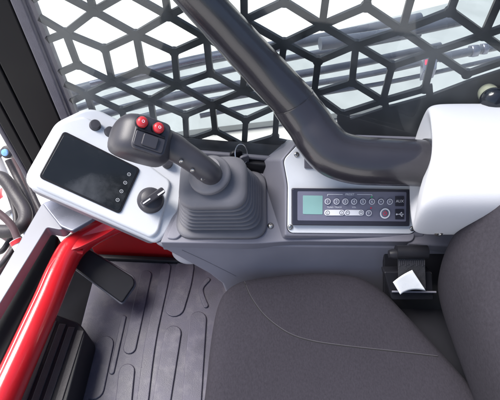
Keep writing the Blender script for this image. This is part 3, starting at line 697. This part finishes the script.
# ================================================================== outside, front left: hydraulics
def hosepx(name, pts, r, m, label, cat, group=None, parent=None):
    path = [D(*p) for p in pts]; o = tube(name, path, r, m, parent, seg=16)
    if parent is None: tag(o, label, cat, group)
    return o
hosepx('hydraulic_hose', [(-20, 178, 1.15), (2, 178, 1.15), (16, 196, 1.14), (25, 212, 1.12), (23, 224, 1.1), (10, 231, 1.1), (-20, 230, 1.12)], .0165, 'hose', 'thick black hydraulic hose curling in a loop left of the sill', 'hose')
hosepx('hydraulic_hose', [(8, 160, 1.2), (16, 176, 1.2), (28, 200, 1.18), (34, 220, 1.17), (30, 236, 1.16), (-10, 300, 1.1)], .0085, 'hose', 'thin black hydraulic hose beside the pale cylinder', 'hose')
hosepx('hydraulic_hose', [(14, 158, 1.25), (20, 172, 1.25), (30, 196, 1.24), (40, 220, 1.22)], .008, 'brown', 'thin brown hydraulic hose running down next to the corner pillar', 'hose')
hosepx('hydraulic_hose', [(-20, 224, 1.25), (6, 236, 1.25), (14, 246, 1.25), (5, 262, 1.24), (-20, 300, 1.2)], .012, 'brown', 'short brown hydraulic hose with pale end below the black loop', 'hose')
hosepx('hydraulic_hose', [(20, 150, 1.15), (24, 170, 1.15), (33, 195, 1.14), (46, 222, 1.12)], .007, 'hose', 'thin black hose closest to the corner pillar at far left', 'hose')
hosepx('hydraulic_hose', [(-20, 200, 1.05), (0, 214, 1.05), (12, 226, 1.05), (18, 240, 1.05), (22, 252, 1.05)], .0085, 'brown', 'brown hose ending in a pale red fitting under the black loop', 'hose')
ef = thing('hose_fitting', D(20, 246, 1.045), 'pale hose fitting with red band under the black hose loop', 'fitting')
tube('sleeve', [D(15, 240, 1.04), D(21, 250, 1.04)], .013, 'cyl', ef, sm=0, seg=18)
tube('red_band', [D(15.5, 240.5, 1.04), D(17.5, 244, 1.04)], .0138, 'redb', ef, sm=0, seg=18)
hosepx('hydraulic_hose', [(-20, 262, 1.1), (-5, 268, 1.1), (8, 256, 1.1), (20, 236, 1.12)], .006, 'hose', 'thin black hose rising from the lower left beside the sill rail', 'hose')
hosepx('hydraulic_hose', [(-20, 246, 1.15), (-3, 252, 1.15), (6, 246, 1.15), (16, 222, 1.17), (10, 196, 1.2), (2, 180, 1.22)], .007, 'hose', 'thin black hose curving behind the thick black loop at far left', 'hose')
hc_ = thing('hydraulic_cylinder', D(5, 195, 1.3), 'pale hydraulic cylinder with red bands outside at far left', 'cylinder')
tube('barrel', [D(-12, 150, 1.32), D(14, 212, 1.28)], .026, 'cyl', hc_, sm=0, seg=24)
tube('red_band', [D(-3, 172, 1.306), D(0, 180, 1.301)], .0268, 'redb', hc_, sm=0, seg=24)
tube('red_band', [D(5, 191, 1.294), D(8.5, 199, 1.289)], .0268, 'redb', hc_, sm=0, seg=24)
tube('rod', [D(14, 212, 1.28), D(26, 240, 1.26)], .012, 'chrome', hc_, sm=0, seg=18)
wl = thing('work_lamp', D(6, 153, 1.3), 'grey lamp bracket with small blue glass lamp outside beside the pillar', 'lamp')
tube('bracket_arm', [D(-20, 165, 1.33), D(-4, 156, 1.31), D(12, 146, 1.29), D(22, 140, 1.28)], .010, 'bracket', wl, seg=12)
lathe('lamp_body', D(8, 152, 1.28), V((-.1, -.6, .6)), [(.012, -.03), (.018, -.01), (.018, .006), (.014, .008), (0, .008)], 'hose', wl, 20)
lathe('lens', D(5, 152.5, 1.262), V((-.1, -.6, .6)), [(.010, 0), (.009, .004), (0, .006)], mat('blue_glass', (.2, .4, .8), .1, noise=.05), wl, 18)
fy = slab('front_guard', Us([(-60, 214), (2, 226), (34, 242), (8, 292), (-60, 400)], ZP(-.2)), V((0, 0, 1)), .03, 'skirt', None, .005)
tag(fy, 'pale grey steel deck plate below the hoses at far left', 'deck plate')

# ================================================================== outside, right: pipes along the lift arm
def pipe(pts, z, r, m, label, group='pipes'):
    o = tube('steel_pipe', [U(x, y, ZP(z)) for x, y in pts], r, m, None, seg=16)
    tag(o, label, 'pipe', group); return o
pipe([(40, 101), (130, 77), (215, 57), (330, 37), (420, 18)], .0, .025, 'pipe', 'thickest dark steel pipe, farthest of the row outside the side window', 'pipes outside the side window')
pipe([(60, 114), (126, 93), (215, 73), (290, 58), (420, 34)], .0, .0135, 'pipe', 'second farthest dark steel pipe outside the side window', 'pipes outside the side window')
pipe([(60, 128), (126, 108), (190, 93), (290, 76), (356, 64), (440, 46)], .0, .017, 'pipe', 'middle dark steel pipe outside the side window', 'pipes outside the side window')
pipe([(100, 128), (190, 105), (244, 95), (300, 86), (370, 74), (430, 61), (500, 44)], .0, .0125, 'pipe', 'second nearest thin dark steel pipe outside the side window', 'pipes outside the side window')
pipe([(90, 84), (150, 71), (215, 56.5), (290, 47)], .10, .011, 'bracket', 'thin pale blue steel pipe lying over the thickest dark pipe outside', 'pipes outside the side window')
pipe([(200, 116), (260, 104), (330, 92), (400, 80), (500, 58)], -.05, .010, 'pipe', 'nearest and thinnest dark steel pipe of the row outside the side window', 'pipes outside the side window')
pipe([(320, 44), (380, 36), (460, 20)], .12, .026, 'pipe', 'short thick dark pipe at the top right outside the side window', 'pipes outside the side window')
pp5 = pipe([(440, 58), (468, 52), (520, 42)], .05, .018, 'pipe', 'short dark pipe with fitting at upper right outside the window', 'pipes outside the side window')
cl = thing('pipe_clamp', U(432, 58, ZP(.05)), 'grey clamp block holding the dark pipes outside the window', 'clamp')
slab('clamp_block', Us([(424, 50), (438, 47), (437, 68), (423, 71)], ZP(.06)), V((0, 0, 1)), .05, 'bracket', cl, .004)
slab('warning_sticker', Us([(425, 60), (429, 59), (429, 64), (425, 65)], ZP(.0612)), V((0, 0, 1)), .0008, 'printr', cl, 0)
ft_ = thing('pipe_fitting', U(478, 50, ZP(.06)), 'hex steel fitting on the short pipe at upper right', 'fitting')
pa = U(470, 51.5, ZP(.05)); pb = U(486, 48.5, ZP(.05))
lathe('hex_nut', pa, (pb - pa).normalized(), [(.024, 0), (.027, .004), (.027, .03), (.024, .034)], 'bracket', ft_, 6)
lathe('hex_nut', pa + (pb - pa) * .7, (pb - pa).normalized(), [(.022, 0), (.025, .004), (.025, .02), (.022, .024)], 'bracket', ft_, 6)

la_ = slab('arm_shade_sheet', fillet(Us([(30, 104), (60, 93), (130, 76), (210, 55), (280, 43), (340, 29), (420, 10), (700, -60), (700, 60), (500, 86), (330, 114), (190, 130), (60, 150)], ZP(-.55)), .02), V((0, 0, 1)), .04, 'skirt', None, .008)  # sheet added over the bright ground, its colour standing in for the arm's shade
tag(la_, 'pale grey green sheet added for the shaded ground under the dark pipes outside', 'shade sheet')
# ================================================================== roof (out of frame; shades the cab)
ROOF = False
if ROOF:
    rfm = slab('cab_roof', [V((-.35, -.7, 1.70)), V((1.0, -.7, 1.70)), V((1.0, .62, 1.70)), V((-.35, .66, 1.70))], V((0, 0, 1)), -.05, 'rail', None, .01)
    tag(rfm, 'cab roof panel above the seat', 'roof')

# ================================================================== light
SUN_EL, SUN_AZ = rad(60), rad(-72)      # azimuth measured from +Y towards +X
w = bpy.data.worlds.new('World'); S.world = w; w.use_nodes = True
nt = w.node_tree; bg = nt.nodes['Background']
sky = nt.nodes.new('ShaderNodeTexSky'); sky.sky_type = 'NISHITA'; sky.sun_disc = False
sky.sun_elevation = SUN_EL; sky.sun_rotation = SUN_AZ; sky.dust_density = 3.0; sky.air_density = 1.0
nt.links.new(sky.outputs[0], bg.inputs['Color']); bg.inputs['Strength'].default_value = .065
sl = bpy.data.lights.new('sun', 'SUN'); sl.energy = 2.2; sl.angle = rad(38); sl.color = (1, .98, .95)
so = bpy.data.objects.new('sun', sl); COL.objects.link(so)
sd = V((math.sin(SUN_AZ) * math.cos(SUN_EL), math.cos(SUN_AZ) * math.cos(SUN_EL), math.sin(SUN_EL)))
so.rotation_euler = sd.to_track_quat('Z', 'Y').to_euler(); so.location = (0, 0, 4)
S.view_settings.view_transform = 'Standard'; S.view_settings.look = 'None'; S.view_settings.gamma = 1; S.view_settings.use_curve_mapping = False
S.view_settings.exposure = 1.75
